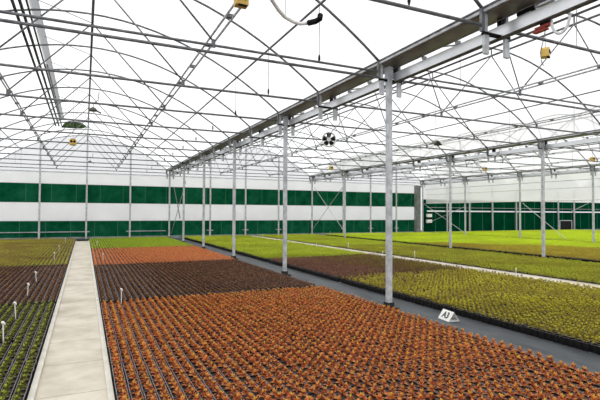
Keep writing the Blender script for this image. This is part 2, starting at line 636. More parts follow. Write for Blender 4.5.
# ------------------------------------------------------------------ uprights of the end wall
ups = []
names = ['span over the concrete path', 'middle span', 'span before the side curtain']
side = ['west', 'middle', 'east']
for si, rx in enumerate(RIDGE):
    for d in (-1, 0, 1):
        x = rx + d * 2.6
        zt = arch_z(d * 2.6)
        s3 = ['first of three', 'tallest of three', 'last of three'][d + 1]
        lab = f'thin end wall upright, {s3} in the {names[si]}' if si else f'thin steel upright on the end wall, {["on the open side of", "straight behind", "on the orange crop side of"][d + 1]} the concrete path'
        t = thing('wall_upright', lab, 'upright', (x, YB, 0), 'end wall uprights')
        mb = MB(); mb.box(-0.05, 0.05, -0.04, 0.05, 0, zt); mb.build('mast', M['steel'], t)
        mb = MB(); mb.box(-0.22, 0.22, -0.05, 0.0, 0.5, 0.55); mb.build('cross_tab', M['steel'], t)
for i, x in enumerate([29.6, 32.3, 35.2, 38.4, 42.0, 44.55, 47.05]):
    lab = ['first', 'second', 'third', 'fourth', 'fifth', 'sixth', 'seventh'][i] + ' thin upright along the plain dark green wall beyond the curtain'
    t = thing('wall_upright', lab, 'upright', (x, YB, 0), 'uprights of the dark green wall')
    mb = MB(); mb.box(-0.045, 0.045, -0.06, 0.05, 0, 4.2); mb.build('mast', M['steel'], t)
    mb = MB(); mb.box(-0.1, 0.1, -0.1, 0.05, 0, 0.05); mb.build('foot_plate', M['steel'], t)

# ------------------------------------------------------------------ trusses
def truss(si, k, label, group):
    rx = RIDGE[si]
    y = Y0 + DY * k
    hwL = (SPAN / 2 if si else 5.3) - 0.17
    hwR = (SPAN / 2 if si else XA - rx) - 0.17
    t = thing('roof_truss', label, 'truss', (rx, y, Z_CH), group)

    K = KS[si]
    xn = 1.72 if si == 0 else 1.87
    zt = Z_CH if k else Z_CH - 0.08

    def pt(x, z, dy=0):
        return (x, dy, z - Z_CH)
    mb = MB()
    n = 26
    mb.tube([pt(-hwL + (hwL + hwR) * i / n, arch_z(-hwL + (hwL + hwR) * i / n, K)) for i in range(n + 1)], 0.024, 8)
    mb.build('arch', M['truss'], t, smooth=True)
    mb = MB(); mb.tube([pt(-hwL + 0.02, zt), pt(hwR - 0.02, zt)], 0.025, 8); mb.build('tie_bar', M['truss'], t, smooth=True)
    if k == 0:
        mb = MB(); mb.tube([pt(-hwL + 0.02, zt + 0.115), pt(hwR - 0.02, zt + 0.115)], 0.022, 8); mb.build('tie_bar', M['truss'], t, smooth=True)
    for s in (-1, 1):
        mb = MB(); mb.tube([pt(0, 6.37), pt(s * xn, 4.53)], 0.016, 6); mb.build('strut', M['truss'], t, smooth=True)
        mb = MB(); mb.box(s * xn - 0.03, s * xn + 0.03, -0.015, 0.015, 0.0, 0.13); mb.build('gusset', M['truss'], t)
        mb = MB(); mb.tube([pt(s * 3.62, arch_z(3.62, K)), pt(s * 3.62, Z_CH + 0.02)], 0.006, 5); h = mb.build('hanger', M['truss'], t)
        if si or s < 0:
            continue
        mb = MB(); mb.lathe(pt(s * 3.62, Z_CH + 0.03), [(0.008, 0.14), (0.02, 0.11), (0.022, 0.05), (0.01, 0.0)], 8); mb.build('nozzle', M['black'], h)
    if si:
        mb = MB(); mb.tube([pt(-xn, 4.55), pt(-2.55, arch_z(2.55, K))], 0.014, 6); mb.build('strut', M['truss'], t, smooth=True)
    mb = MB(); mb.tube([pt(0, 6.36), pt(0, Z_TOP)], 0.02, 6); mb.build('king_post', M['truss'], t)
    # feet where the arch meets the gutter
    for s, hw in ((-1, hwL), (1, hwR)):
        if s == -1 and si == 0:
            continue
        mb = MB(); mb.box(s * hw - 0.025 - s * 0.06, s * hw + 0.025 - s * 0.06, -0.025, 0.025, -0.09, arch_z(hw, K) - Z_CH + 0.05); mb.build('arch_foot', M['truss'], t)
    return t


for si in range(3):
    ks = [k for k in range(-2, 11) if seen([(RIDGE[si] + x, Y0 + DY * k, z) for x in np.linspace(-5.0, 5.0, 30) for z in (Z_CH, arch_z(x))])]
    for j, k in enumerate(ks):
        o = ORD[j]
        kind = 'double-barred' if k == 0 else 'single-barred'
        if k == 10:
            o = 'farthest'
        truss(si, k, f'{o} {kind} arched steel roof truss in the {names[si]}', f'roof trusses in the {names[si]}')

# longitudinal tubes
YS = [3.2, 3.6, 7.5]
for si, rx in enumerate(RIDGE):
    y0, y1 = YS[si], YB + 0.05
    mb = MB(); mb.tube([(rx, y0, 6.37), (rx, y1, 6.37)], 0.03, 8)
    tag(mb.build('ridge_tube', M['truss'], loc=(rx, y0, 6.37), smooth=True), f'long steel ridge tube under the top of the {names[si]}', 'roof tube')
    for s in (-1, 1):
        sd_ = ['on its near side', 'on its farther side'][(s + 1) // 2] if si else ['away from the orange crop', 'on the orange crop side'][(s + 1) // 2]
        t = thing('truss_purlin', f'long double roof tube, {names[si]}, {sd_}', 'roof tube', (rx + s * (1.72 if si == 0 else 1.87), y0, 4.58))
        for q in (-1, 1):
            mb = MB(); mb.tube([(q * 0.04, 0, -q * 0.02), (q * 0.04, y1 - y0, -q * 0.02)], 0.019, 6); mb.build('tube', M['steel'], t, smooth=True)
        mb = MB()
        yy = 0.6
        while yy < y1 - y0 - 0.2:
            mb.box(-0.05, 0.05, yy - 0.03, yy + 0.03, -0.025, 0.025)
            yy += DY / 2
        mb.build('clamp_plate', M['truss'], t)
        xx = rx + s * 3.62
        mb = MB(); mb.tube([(xx, y0, arch_z(3.62, KS[si]) - 0.045), (xx, y1, arch_z(3.62, KS[si]) - 0.045)], 0.022, 8)
        tag(mb.build('arch_purlin', M['truss'], loc=(xx, y0, arch_z(3.62, KS[si])), smooth=True), f'single purlin under the arches, {names[si]}, {sd_}', 'roof tube')

# ------------------------------------------------------------------ roof vent on the first span
v = thing('roof_vent', 'long opened roof vent beside the ridge with dark rails and greenery showing at its end', 'roof vent', (-1.3, 4.0, 6.4))
yv = 28.0 - 4.0
SK = 0.002


def vx(xa, y):           # the vent line drifts very slightly sideways along the roof
    return xa + 1.3 + SK * y


def vrail(nm, xa, z, r, m):
    mb = MB(); mb.tube([(vx(xa, 0), 0, z), (vx(xa, yv), yv, z)], r, 6)
    mb.build(nm, M[m], v)


vrail('outer_rail', -1.525, 0.0, 0.036, 'ventdark')
vrail('inner_rail', -1.375, 0.0, 0.036, 'ventdark')
vrail('seal_rail', -1.245, 0.02, 0.024, 'ventdark')
# raised flap: grey edge profile, clear film back to the ridge
mb = MB()
a0, a1, b0, b1 = vx(-1.29, 0), vx(-1.05, 0), vx(-1.29, yv), vx(-1.12, yv)
mb._add([(a0, 0, 0.345), (a1, 0, 0.335), (a1, 0, 0.355), (a0, 0, 0.365), (b0, yv, 0.345), (b1, yv, 0.335), (b1, yv, 0.355), (b0, yv, 0.365)],
        [(0, 1, 5, 4), (1, 2, 6, 5), (2, 3, 7, 6), (3, 0, 4, 7), (0, 3, 2, 1), (4, 5, 6, 7)])
mb.build('flap_edge', M['vent'], v)
mb = MB()
mb._add([(a1, 0, 0.345), (1.36, 0, 0.245), (1.36, yv, 0.245), (b1, yv, 0.345)], [(0, 1, 2, 3)])
mb.build('flap_film', M['roof'], v)
for k in range(0, 9):
    yy = Y0 + DY * k - 4.0
    mb = MB(); mb.tube([(1.39, yy, -0.02), (vx(-1.15, yy), yy, 0.34)], 0.011, 6)
    mb.build('vent_arm', M['steel'], v)
mb = MB()
outline = [(-1.23, 6.33), (-1.04, 6.63), (-0.85, 6.72), (-0.6, 6.745), (-0.3, 6.70), (-0.1, 6.6), (0.04, 6.45), (-0.2, 6.36), (-0.6, 6.33)]
mb.extrude_y([(x + 1.3, z - 6.4) for x, z in outline][::-1], yv, yv + 0.03)
mb.build('greenery_panel', M['ventgreen'], v)  # added panel standing in for trees seen through the open vent end
mb = MB(); mb.box(vx(-1.27, 0), vx(-1.2, 0), 13.5, yv - 0.1, 0.30, 0.32); mb.build('greenery_strip', M['ventgreen'], v)  # added strip standing in for outside green seen through the vent gap

# ------------------------------------------------------------------ white side curtain under the third gutter
c = thing('side_curtain', 'white plastic roll-up curtain hanging under the far gutter', 'curtain', (XC + 0.36, 6.0, 2.64))
mb = MB()
n = 60
vs, fs = [], []
L = YB - 6.0
rows = 5
for i in range(n + 1):
    for j in range(rows + 1):
        yy = L * i / n
        sag = 0.05 * math.sin(i * 0.83) + 0.03 * math.sin(i * 2.1)
        z = (1.75 * j / rows) + (sag * 0.35 if j == 0 else 0)
        x = 0.02 * math.sin(i * 1.7 + j) + 0.015 * math.sin(i * 0.6 + 2 * j)
        vs.append((x, yy, z))
R1 = rows + 1
for i in range(n):
    for j in range(rows):
        a = i * R1 + j
        fs.append((a, a + R1, a + R1 + 1, a + 1))
mb._add(vs, fs)
sh = mb.build('sheet', M['curtain'], c, smooth=True)
mb = MB(); mb.tube([(0, 0, 0.0), (0, L, 0.0)], 0.035, 8); mb.build('roller_tube', M['whiteplastic'], c, smooth=True)
mb = MB(); mb.tube([(-0.07, 0, 0.75), (-0.07, L, 0.75)], 0.010, 6); mb.build('guide_wire', M['truss'], c)
mb = MB(); mb.tube([(-0.06, 0, 1.22), (-0.06, L, 1.22)], 0.014, 6); mb.build('upper_rail', M['truss'], c)

# ------------------------------------------------------------------ cross braces between the last posts
def brace(x, ya, za, yb, zb, label, r=0.018, grp=None):
    mb = MB(); mb.tube([(x, ya, za), (x, yb, zb)], r, 6)
    return tag(mb.build('cross_brace', M['steel'], loc=(x, ya, za)), label, 'brace', grp)


brace(XA + 0.13, 27.3, 3.62, 32.1, 0.35, 'thin brace rising away from the end wall beside the last walkway posts')
o = brace(XA + 0.24, 31.9, 3.45, 29.6, 1.4, 'short thick dark rod leaning by the last walkway posts', 0.03)
o.data.materials[0] = M['truss']
brace(XB - 0.12, 27.3, 3.55, 32.1, 0.35, 'one arm of the X brace in the middle post row, low end at the wall')
brace(XB + 0.12, 32.1, 3.75, 27.3, 0.4, 'other arm of the X brace in the middle post row, high end at the wall')
brace(XC - 0.12, 31.9, 2.6, 27.3, 0.35, 'long brace under the curtain between corner and third post')
brace(XC + 0.22, 27.4, 2.35, 31.9, 0.9, 'short brace crossing under the curtain by the corner')
brace(XC - 0.12, 21.9, 2.5, 18.9, 0.3, 'long brace under the curtain between the two nearest curtain posts')
brace(XC + 0.22, 17.4, 2.55, 18.8, 1.9, 'short brace piece high under the curtain near the nearest curtain post')

# ------------------------------------------------------------------ hanging equipment
def yellow_box(x, y, z, label, s=0.2, top=None, rz=0.0):
    t = thing('hanging_lamp_box', label, 'lamp box', (x, y, z), 'yellow hanging boxes', rz)
    h = s / 2
    mb = MB(); mb.box(-h, h, -h * 0.8, h * 0.8, -h, h * 0.55)
    mb.extrude_y([(-h, h * 0.55), (h, h * 0.55), (h * 0.55, h), (-h * 0.55, h)], -h * 0.8, h * 0.8)
    mb.build('housing', M['brass'], t)
    for q in (-1, 1):
        mb = MB(); mb.lathe((q * h * 0.45, -h * 0.8 - 0.012, 0.1 * h), [(h * 0.36, 0.0), (h * 0.36, 0.02)], 12, axis='y'); mb.build('opening', M['black'], t)
    mb = MB(); mb.box(-h * 0.6, h * 0.6, -h * 0.84, -h * 0.4, -h * 1.2, -h * 0.98); mb.build('base_slot', M['black'], t)
    mb = MB(); mb.tube([(0, 0, h), (0, 0, (top - z) if top else h + 0.12)], 0.006, 5); mb.build('hanging_wire', M['truss'], t)
    return t


yellow_box(-0.45, 19.75, 4.47, 'small yellow box with two dark openings hung before the gable near the ridge', 0.24, arch_z(0.5))
yellow_box(1.74, 5.52, 4.47, 'yellow box at the very top of the view over the orange crop', 0.16, arch_z(1.7))
yellow_box(8.37, 6.3, 5.05, 'yellow box hanging beside the red valve under the big gutter', 0.19, arch_z(2.2), 0.5)
yellow_box(13.3, 24.2, 4.47, 'tiny yellow box hung beneath the round fan', 0.21, arch_z(2.7))
yellow_box(21.6, 20.3, 4.45, 'small yellow box beyond the middle gutter, above the second curtain post', 0.2, arch_z(0.2))
yellow_box(22.2, 14.25, 4.45, 'small yellow box beyond the middle gutter at the far edge of the roof', 0.19, arch_z(0.8))

fan = thing('ceiling_fan', 'round black and white ring fan hung from the trusses', 'fan', (7.9, 14.55, 4.42), rz=-0.5)
mb = MB(); mb.lathe((0, -0.12, 0), [(0.24, 0), (0.262, 0), (0.262, 0.24), (0.24, 0.24), (0.24, 0.0)], 28, axis='y', cap=False); mb.build('ring', M['whiteplastic'], fan, smooth=False)
mb = MB(); mb.lathe((0, -0.06, 0), [(0.02, 0), (0.07, 0.0), (0.07, 0.12), (0.02, 0.14)], 14, axis='y'); mb.build('hub', M['whiteplastic'], fan)
for i in range(5):
    a = 2 * PI * i / 5 + 0.3
    mb = MB()
    ca, sa = math.cos(a), math.sin(a)
    tx, tz = -sa, ca
    P_ = []
    for rr, hw_, tw in ((0.06, 0.045, 0.05), (0.15, 0.075, 0.035), (0.228, 0.085, 0.02)):
        for q in (-1, 1):
            P_.append((ca * rr + tx * hw_ * q, q * tw, sa * rr + tz * hw_ * q))
    P2 = [(p[0], p[1] + 0.008, p[2]) for p in P_]
    mb._add(P_ + P2, [(0, 1, 3, 2), (2, 3, 5, 4), (7, 6, 8, 9), (9, 8, 10, 11), (0, 2, 8, 6), (2, 4, 10, 8), (1, 7, 9, 3), (3, 9, 11, 5), (4, 5, 11, 10), (0, 6, 7, 1)])
    mb.build('blade', M['black'], fan)
mb = MB()
for i in range(3):
    a = PI * i / 3 + 0.5
    mb.tube([(0.24 * math.cos(a), -0.13, 0.24 * math.sin(a)), (-0.24 * math.cos(a), -0.13, -0.24 * math.sin(a))], 0.006, 5)
mb.build('guard', M['steel'], fan)
mb = MB()
for q in (-1, 1):
    mb.tube([(q * 0.15, 0, 0.2), (q * 0.15, 0, 1.3)], 0.006, 5)
mb.build('hanging_wire', M['truss'], fan)


def dome(x, y, z, label, r=0.16, rz=0):
    t = thing('hanging_dome', label, 'lamp', (x, y, z), 'dark hanging domes', rz)
    mb = MB(); mb.lathe((0, 0, 0), [(r, 0), (r, 0.03), (r * 0.86, r * 0.5), (r * 0.5, r * 0.85), (r * 0.15, r)], 16); mb.build('shade', M['umber'], t, smooth=True)
    mb = MB(); mb.tube([(0, 0, r), (0, 0, r + 0.1), (0.12, 0, r + 0.2), (0.14, 0, r + 0.42)], 0.012, 6); mb.build('bracket', M['truss'], t)
    mb = MB(); mb.tube([(r * 0.8, 0, 0.02), (r * 1.3, 0, -0.01), (r * 1.9, 0, -0.04)], 0.022, 6); mb.build('spout', M['umber'], t)
    return t


dome(0.16, 13.4, 4.47, 'dark dome with a spout hung by the ridge tube before the gable', 0.105)
dome(0.22, 28.0, 4.5, 'far small dark dome under the ridge near the end wall', 0.11)
t = thing('hanging_reflector', 'dull winged reflector hung in the middle span by the tie bar', 'reflector', (11.87, 13.5, 4.42), rz=0.3)
mb = MB()
mb._add([(-0.28, -0.1, -0.08), (0, -0.1, 0.07), (0.28, -0.1, -0.06), (-0.28, 0.1, -0.08), (0, 0.1, 0.07), (0.28, 0.1, -0.06), (-0.28, -0.1, -0.05), (0, -0.1, 0.1), (0.28, -0.1, -0.03), (-0.28, 0.1, -0.05), (0, 0.1, 0.1), (0.28, 0.1, -0.03)],
        [(0, 1, 4, 3), (1, 2, 5, 4), (6, 9, 10, 7), (7, 10, 11, 8), (0, 6, 7, 1), (1, 7, 8, 2), (3, 4, 10, 9), (4, 5, 11, 10), (0, 3, 9, 6), (2, 8, 11, 5)])
mb.build('wing_shade', M['umber'], t)
mb = MB(); mb.lathe((-0.02, 0, -0.08), [(0.05, 0.0), (0.09, 0.08), (0.06, 0.14)], 10); mb.build('burner_bowl', M['umber'], t)
mb = MB(); mb.tube([(0, 0, 0.08), (0, 0, 1.6)], 0.006, 5); mb.build('hanging_wire', M['truss'], t)

# curved white pipe with a black elbow over the orange crop
t = thing('air_pipe', 'curved white pipe with a black elbow end high over the orange crop', 'pipe', (3.1, 7.3, 5.2))
ctr = [(2.45, 6.5, 5.24), (2.663, 6.823, 5.2), (2.9, 7.12, 5.2), (3.103, 7.326, 5.2), (3.3, 7.44, 5.2), (3.464, 7.47, 5.2), (3.6, 7.36, 5.2)]
mb = MB(); mb.tube([(x - 3.1, y - 7.3, z - 5.2) for x, y, z in ctr], 0.033, 10); mb.build('pipe', M['whiteplastic'], t, smooth=True)
ctr = [(3.58, 7.38, 5.2), (3.665, 7.26, 5.2), (3.70, 7.16, 5.215), (3.66, 7.07, 5.235)]
mb = MB(); mb.tube([(x - 3.1, y - 7.3, z - 5.2) for x, y, z in ctr], 0.05, 10); mb.build('elbow', M['black'], t, smooth=True)
mb = MB(); mb.tube([(0.0, 0.0, 0.0), (0.0, 0.0, 0.62)], 0.005, 5); mb.build('hanging_wire', M['truss'], t)

# drive motor, red valve, white hoop under the first gutter
t = thing('drive_motor', 'black drive motor lying on the white beam below the first gutter', 'motor', (XA + 0.19, 4.42, 4.555))
mb = MB(); mb.lathe((0, -0.2, 0), [(0.03, 0), (0.05, 0.02), (0.05, 0.22), (0.03, 0.26)], 14, axis='y'); mb.build('motor_body', M['black'], t)
mb = MB(); mb.lathe((0, -0.5, 0.0), [(0.02, 0), (0.04, 0.02), (0.04, 0.2), (0.025, 0.28)], 12, axis='y'); mb.build('gearbox', M['white_steel'], t)
mb = MB(); mb.box(-0.05, 0.03, -0.18, 0.04, -0.08, -0.045); mb.build('foot_bracket', M['steel'], t)
t = thing('red_valve', 'red valve clamped under the white beam beside a hanging cable', 'valve', (XA + 0.19, 4.1, 4.235))
mb = MB(); mb.box(-0.03, 0.04, -0.12, 0.10, 0.0, 0.03); mb.build('valve_body', M['red'], t)
mb = MB(); mb.box(-0.03, 0.04, -0.06, 0.13, -0.035, -0.01); mb.box(-0.015, 0.015, -0.02, 0.02, -0.012, 0.0); mb.build('lever', M['red'], t)
mb = MB(); mb.box(-0.03, 0.04, -0.12, 0.02, 0.03, 0.061); mb.build('clamp', M['black'], t)
mb = MB(); mb.tube([(0.02, -0.02, -0.04), (0.05, 0.03, -0.14), (0.08, 0.1, -0.28), (0.1, 0.1, -0.4), (0.07, 0.05, -0.47)], 0.006, 5); mb.build('cable', M['truss'], t, smooth=True)
mb = MB()
hp = []
for i in range(17):
    a = PI * i / 16
    hp.append((XA + 0.19, 3.85 + 0.125 * math.cos(a), 4.29 - 0.21 * math.sin(a)))
mb.tube(hp, 0.018, 8)
tag(mb.build('cable_hoop', M['whiteplastic'], smooth=True), 'white loop of flexible conduit hanging under the first gutter beam', 'conduit')

# ------------------------------------------------------------------ sign on the walkway
sg = thing('row_sign', 'white folded row marker reading A3 standing on the grey walkway', 'sign', (5.63, 6.10, 0))
# prism: ridge runs along dirn, sloped panels on both sides
dirn = Vector((-0.14, -0.99, 0)).normalized()
nrm = Vector((-dirn.y, dirn.x, 0))
if nrm.dot(Vector((EYE.x - 5.63, EYE.y - 6.10, 0))) < 0:
    nrm = -nrm
hl, hb, hh, th = 0.155, 0.105, 0.155, 0.004
top1, top2 = -dirn * hl + Vector((0, 0, hh)), dirn * hl + Vector((0, 0, hh))
for nm, s in (('front_panel', 1), ('rear_panel', -1)):
    b1, b2 = -dirn * hl + nrm * hb * s, dirn * hl + nrm * hb * s
    off = (nrm * s * hh + Vector((0, 0, hb))).normalized() * th
    mb = MB()
    q = [top1, b1, b2, top2]
    mb._add(q + [p - off for p in q], [(0, 1, 2, 3) if s > 0 else (3, 2, 1, 0), (7, 6, 5, 4) if s > 0 else (4, 5, 6, 7), (0, 4, 5, 1), (1, 5, 6, 2), (2, 6, 7, 3), (3, 7, 4, 0)])
    mb.build(nm, M['whiteplastic'], sg)
mb = MB()
q = [-dirn * hl - nrm * hb, dirn * hl - nrm * hb, dirn * hl + nrm * hb, -dirn * hl + nrm * hb]
mb._add([p + Vector((0, 0, 0.002)) for p in q] + [p + Vector((0, 0, 0.006)) for p in q], [(0, 3, 2, 1), (4, 5, 6, 7), (0, 1, 5, 4), (1, 2, 6, 5), (2, 3, 7, 6), (3, 0, 4, 7)])
mb.build('floor_panel', M['whiteplastic'], sg)
fc = bpy.data.curves.new('lettering', 'FONT')
fc.body = 'A3'
fc.size = 0.15
fc.align_x = 'CENTER'
fc.align_y = 'CENTER'
fc.extrude = 0.001
fc.offset = 0.004
fo = bpy.data.objects.new('lettering', fc)
COL.objects.link(fo)
fo.data.materials.append(M['ink'])
fo.parent = sg
# text frame: x axis to the reader's right, z out of the front panel
zax = (nrm * hh + Vector((0, 0, hb))).normalized()
xax = dirn if dirn.dot(r2) > 0 else -dirn
yax = zax.cross(xax)
ctrp = nrm * hb * 0.5 + Vector((0, 0, hh * 0.5)) + zax * 0.0025
mm = Matrix.Identity(4)
for i in range(3):
    mm[i][0], mm[i][1], mm[i][2], mm[i][3] = xax[i], yax[i], zax[i], ctrp[i]
dgx = bpy.context.evaluated_depsgraph_get()
lme = bpy.data.meshes.new_from_object(fo.evaluated_get(dgx))
bpy.data.objects.remove(fo)
fo = bpy.data.objects.new('lettering', lme)
COL.objects.link(fo)
fo.parent = sg
fo.matrix_local = mm

# ------------------------------------------------------------------ irrigation risers
RIS = [(-0.92, 7.05, 'left of the path', 'nearest'), (-0.95, 8.5, '', ''), (-1.0, 10.6, '', ''), (-1.0, 12.55, '', ''), (-0.94, 18.3, '', ''), (-0.95, 22.0, '', ''), (-0.9, 27.8, '', '')]
for i, (x, y, _, _) in enumerate(RIS):
    lab = ['white-capped irrigation riser nearest the camera in the green crop', 'second white-capped irrigation riser, at the back of the green crop', 'white-capped riser at the front of the dark crop opposite the orange bed',
           'white-capped riser midway in the dark crop opposite the orange bed', 'first riser in the olive crop before the end wall', 'second riser in the olive crop before the end wall', 'farthest riser in the olive crop near the end wall'][i]
    RIS[i] = (x, y, lab)
RIS += [(0.64, 9.2, 'white-capped riser between the orange and dark red crops by the path'), (0.61, 17.2, 'white-capped riser in the far orange strip by the path'), (0.57, 24.3, 'white-capped riser in the lime strip beside the path end'),
        (10.22, 8.58, 'pale riser at the edge of the second path, nearest the camera'), (11.3, 14.0, 'white T-headed riser beyond the second path'), (9.98, 14.2, 'pale riser before the second path, behind the thick post'),
        (11.3, 18.9, 'small riser beyond the second path near the middle'), (9.9, 19.4, 'small riser before the second path near the middle'), (16.7, 30.5, 'small white riser in the far lime crop by the middle row'), (10.2, 27.5, 'tiny far riser in the lime crop by the second path')]
for i, (x, y, lab) in enumerate(RIS):
    t = thing('irrigation_riser', lab, 'riser', (x, y, 0), 'irrigation risers')
    lean = random.uniform(-0.03, 0.03)
    hgt = 0.36
    mb = MB(); mb.tube([(0, 0, 0.0), (lean * 0.4, 0, hgt * 0.5), (lean, 0.0, hgt)], 0.008, 6); mb.build('pipe', M['whiteplastic'], t)
    mb = MB(); mb.tube([(lean - 0.014, -0.01, hgt + 0.02), (lean - 0.004, -0.004, hgt + 0.012), (lean + 0.012, 0.006, hgt - 0.01), (lean + 0.02, 0.01, hgt - 0.025)], [0.012, 0.019, 0.018, 0.010], 8); mb.build('cap', M['whiteplastic'], t, smooth=True)

# ------------------------------------------------------------------ crop
PITCH_X, PITCH_P = 0.1135, 0.134
POT_H = 0.105


def pot_arrays():
    t, b, h = 0.0635, 0.059, POT_H
    q = 0.0525 / t              # pots are a little narrower across the row
    v = [(-b * q, -b, 0), (b * q, -b, 0), (b * q, b, 0), (-b * q, b, 0), (-t * q, -t, h), (t * q, -t, h), (t * q, t, h), (-t * q, t, h)]
    s, sq = 0.060, 0.0435
    v += [(-sq, -s, h), (sq, -s, h), (sq, s, h), (-sq, s, h), (-sq, -s, h - 0.02), (sq, -s, h - 0.02), (sq, s, h - 0.02), (-sq, s, h - 0.02)]
    f = [(0, 1, 5, 4), (1, 2, 6, 5), (2, 3, 7, 6), (3, 0, 4, 7)]
    rim = [(4, 5, 9, 8), (5, 6, 10, 9), (6, 7, 11, 10), (7, 4, 8, 11)]
    soil = [(12, 13, 14, 15)]
    inner = [(8, 9, 13, 12), (9, 10, 14, 13), (10, 11, 15, 14), (11, 8, 12, 15)]
    fs = f + rim + inner + soil
    mi = [0] * 4 + [2] * 4 + [0] * 4 + [1]
    return np.array(v, float), np.array(fs), np.array(mi)


POT_V, POT_F, POT_M = pot_arrays()


def foliage_arrays(n_out, n_in, rad, height, leaf_w, rs, shoot=0.6):
    """Little rosette: outer leaves (slot 0) spread low, inner ones (slot 1) upright. Every leaf is one folded diamond."""
    r = np.random.default_rng(rs)
    V, F, Mi = [], [], []

    def leaf(az, tilt, ln, wd, z0, r0, mi):
        ca, sa = math.cos(az), math.sin(az)
        ct, st = math.cos(tilt), math.sin(tilt)
        d = np.array([ca * ct, sa * ct, st])
        sdv = np.array([-sa, ca, 0.0])
        up = np.cross(d, sdv)
        if up[2] < 0:
            up = -up
        b = np.array([ca * r0, sa * r0, z0])
        m_ = b + d * ln * 0.5
        tip = b + d * ln - np.array([0, 0, 0.12 * ln])
        k = len(V)
        V.extend([b, m_ + sdv * wd * 0.5 + up * wd * 0.18, tip, m_ - sdv * wd * 0.5 + up * wd * 0.18, ])
        F.extend([(k, k + 1, k + 2), (k, k + 2, k + 3)])
        Mi.extend([mi, mi])
    for i in range(n_out):
        az = 2 * PI * i / n_out * 2.618 + r.uniform(-0.35, 0.35)
        lay = i / max(n_out - 1, 1)
        tilt = math.radians(8 + 42 * lay + r.uniform(-10, 10))
        ln = rad * (1.0 - 0.3 * lay) * r.uniform(0.85, 1.12)
        leaf(az, tilt, ln, leaf_w * r.uniform(0.8, 1.2), POT_H + 0.1 * height + height * 0.5 * lay, 0.004, 0)
    for i in range(n_in):
        az = 2 * PI * i / n_in + r.uniform(-0.5, 0.5)
        tilt = math.radians(r.uniform(48, 84))
        leaf(az, tilt, rad * shoot * r.uniform(0.75, 1.2), leaf_w * 0.62, POT_H + height * 0.55, 0.003, 1)
    return np.array(V), np.array(F), np.array(Mi)


class Spec:
    def __init__(self, kind, cat, n_out, n_in, rad, height, lw, sh=0.6):
        self.kind, self.cat = kind, cat
        self.near = [foliage_arrays(n_out, n_in, rad, height, lw, 100 + i, sh) for i in range(4)]
        self.mid = [foliage_arrays(max(7, int(n_out * 0.6)), max(3, n_in // 2), rad, height, lw * 1.25, 200 + i, sh) for i in range(4)]
        self.far = [foliage_arrays(6, 3, rad * 1.03, height, lw * 1.7, 300 + i, sh) for i in range(4)]


SP = {
    'orange': Spec('orange_bedding_plant', 'potted plant', 20, 4, 0.061, 0.062, 0.026, 0.85),
    'dark': Spec('dark_red_bedding_plant', 'potted plant', 16, 6, 0.055, 0.05, 0.025, 0.65),
    'green': Spec('green_bedding_plant', 'potted plant', 22, 9, 0.055, 0.075, 0.020, 0.75),
    'olive': Spec('olive_bedding_plant', 'potted plant', 20, 10, 0.061, 0.075, 0.024, 0.75),
    'lime': Spec('lime_bedding_plant', 'potted plant', 16, 8, 0.064, 0.075, 0.030, 0.7),
}

LM = {}


def lm(name, outer, inner, patch=None, pscale=0.6):
    LM[name] = (leafmat(name + '_outer_leaf', outer, patch, pscale), leafmat(name + '_young_leaf', inner, patch, pscale))


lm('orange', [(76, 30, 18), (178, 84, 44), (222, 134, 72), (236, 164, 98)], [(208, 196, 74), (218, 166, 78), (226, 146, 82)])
lm('orange_far', [(186, 98, 60), (226, 140, 90), (238, 162, 108)], [(228, 166, 102), (220, 146, 90)])
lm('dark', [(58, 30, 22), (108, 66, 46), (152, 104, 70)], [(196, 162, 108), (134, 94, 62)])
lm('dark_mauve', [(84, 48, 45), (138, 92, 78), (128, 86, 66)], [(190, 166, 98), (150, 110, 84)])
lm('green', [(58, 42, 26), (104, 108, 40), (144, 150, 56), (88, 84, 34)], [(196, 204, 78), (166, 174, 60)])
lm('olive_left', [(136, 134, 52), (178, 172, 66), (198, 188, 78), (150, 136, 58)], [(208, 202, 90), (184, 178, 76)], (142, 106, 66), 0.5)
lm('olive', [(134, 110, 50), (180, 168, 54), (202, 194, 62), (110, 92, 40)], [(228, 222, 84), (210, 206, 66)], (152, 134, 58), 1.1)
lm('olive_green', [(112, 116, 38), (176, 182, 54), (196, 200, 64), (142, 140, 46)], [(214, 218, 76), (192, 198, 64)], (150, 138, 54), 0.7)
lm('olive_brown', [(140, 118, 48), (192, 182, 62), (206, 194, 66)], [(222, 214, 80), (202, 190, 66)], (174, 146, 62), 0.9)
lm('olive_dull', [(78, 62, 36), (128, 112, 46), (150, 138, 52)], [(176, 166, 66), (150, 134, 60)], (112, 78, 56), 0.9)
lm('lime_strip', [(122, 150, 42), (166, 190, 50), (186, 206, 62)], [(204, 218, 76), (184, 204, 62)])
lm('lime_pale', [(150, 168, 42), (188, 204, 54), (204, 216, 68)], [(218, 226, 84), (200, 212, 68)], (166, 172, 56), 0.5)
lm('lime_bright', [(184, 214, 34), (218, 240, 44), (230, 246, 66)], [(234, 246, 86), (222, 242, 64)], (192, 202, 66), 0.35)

# bed, y range, kind, colour
BLOCKS = [
    (1, 2.2, 9.42, 'orange', 'orange'), (1, 9.5, 15.75, 'dark', 'dark'), (1, 15.83, 22.65, 'orange', 'orange_far'), (1, 22.72, YB - 0.9, 'lime', 'lime_strip'),
    (0, 4.2, 9.75, 'green', 'green'), (0, 9.83, 16.2, 'dark', 'dark'), (0, 16.3, YB - 0.6, 'olive', 'olive_left'),
    (2, 2.4, 10.4, 'olive', 'olive'), (2, 10.48, 15.6, 'dark', 'dark_mauve'), (2, 15.7, YB - 0.8, 'lime', 'lime_pale'),
    (3, 4.0, 20.0, 'olive', 'olive_green'), (3, 20.1, YB - 0.8, 'lime', 'lime_pale'),
    (4, 6.0, YB - 0.8, 'lime', 'lime_bright'), (5, 10.0, YB - 0.8, 'lime', 'lime_bright')]

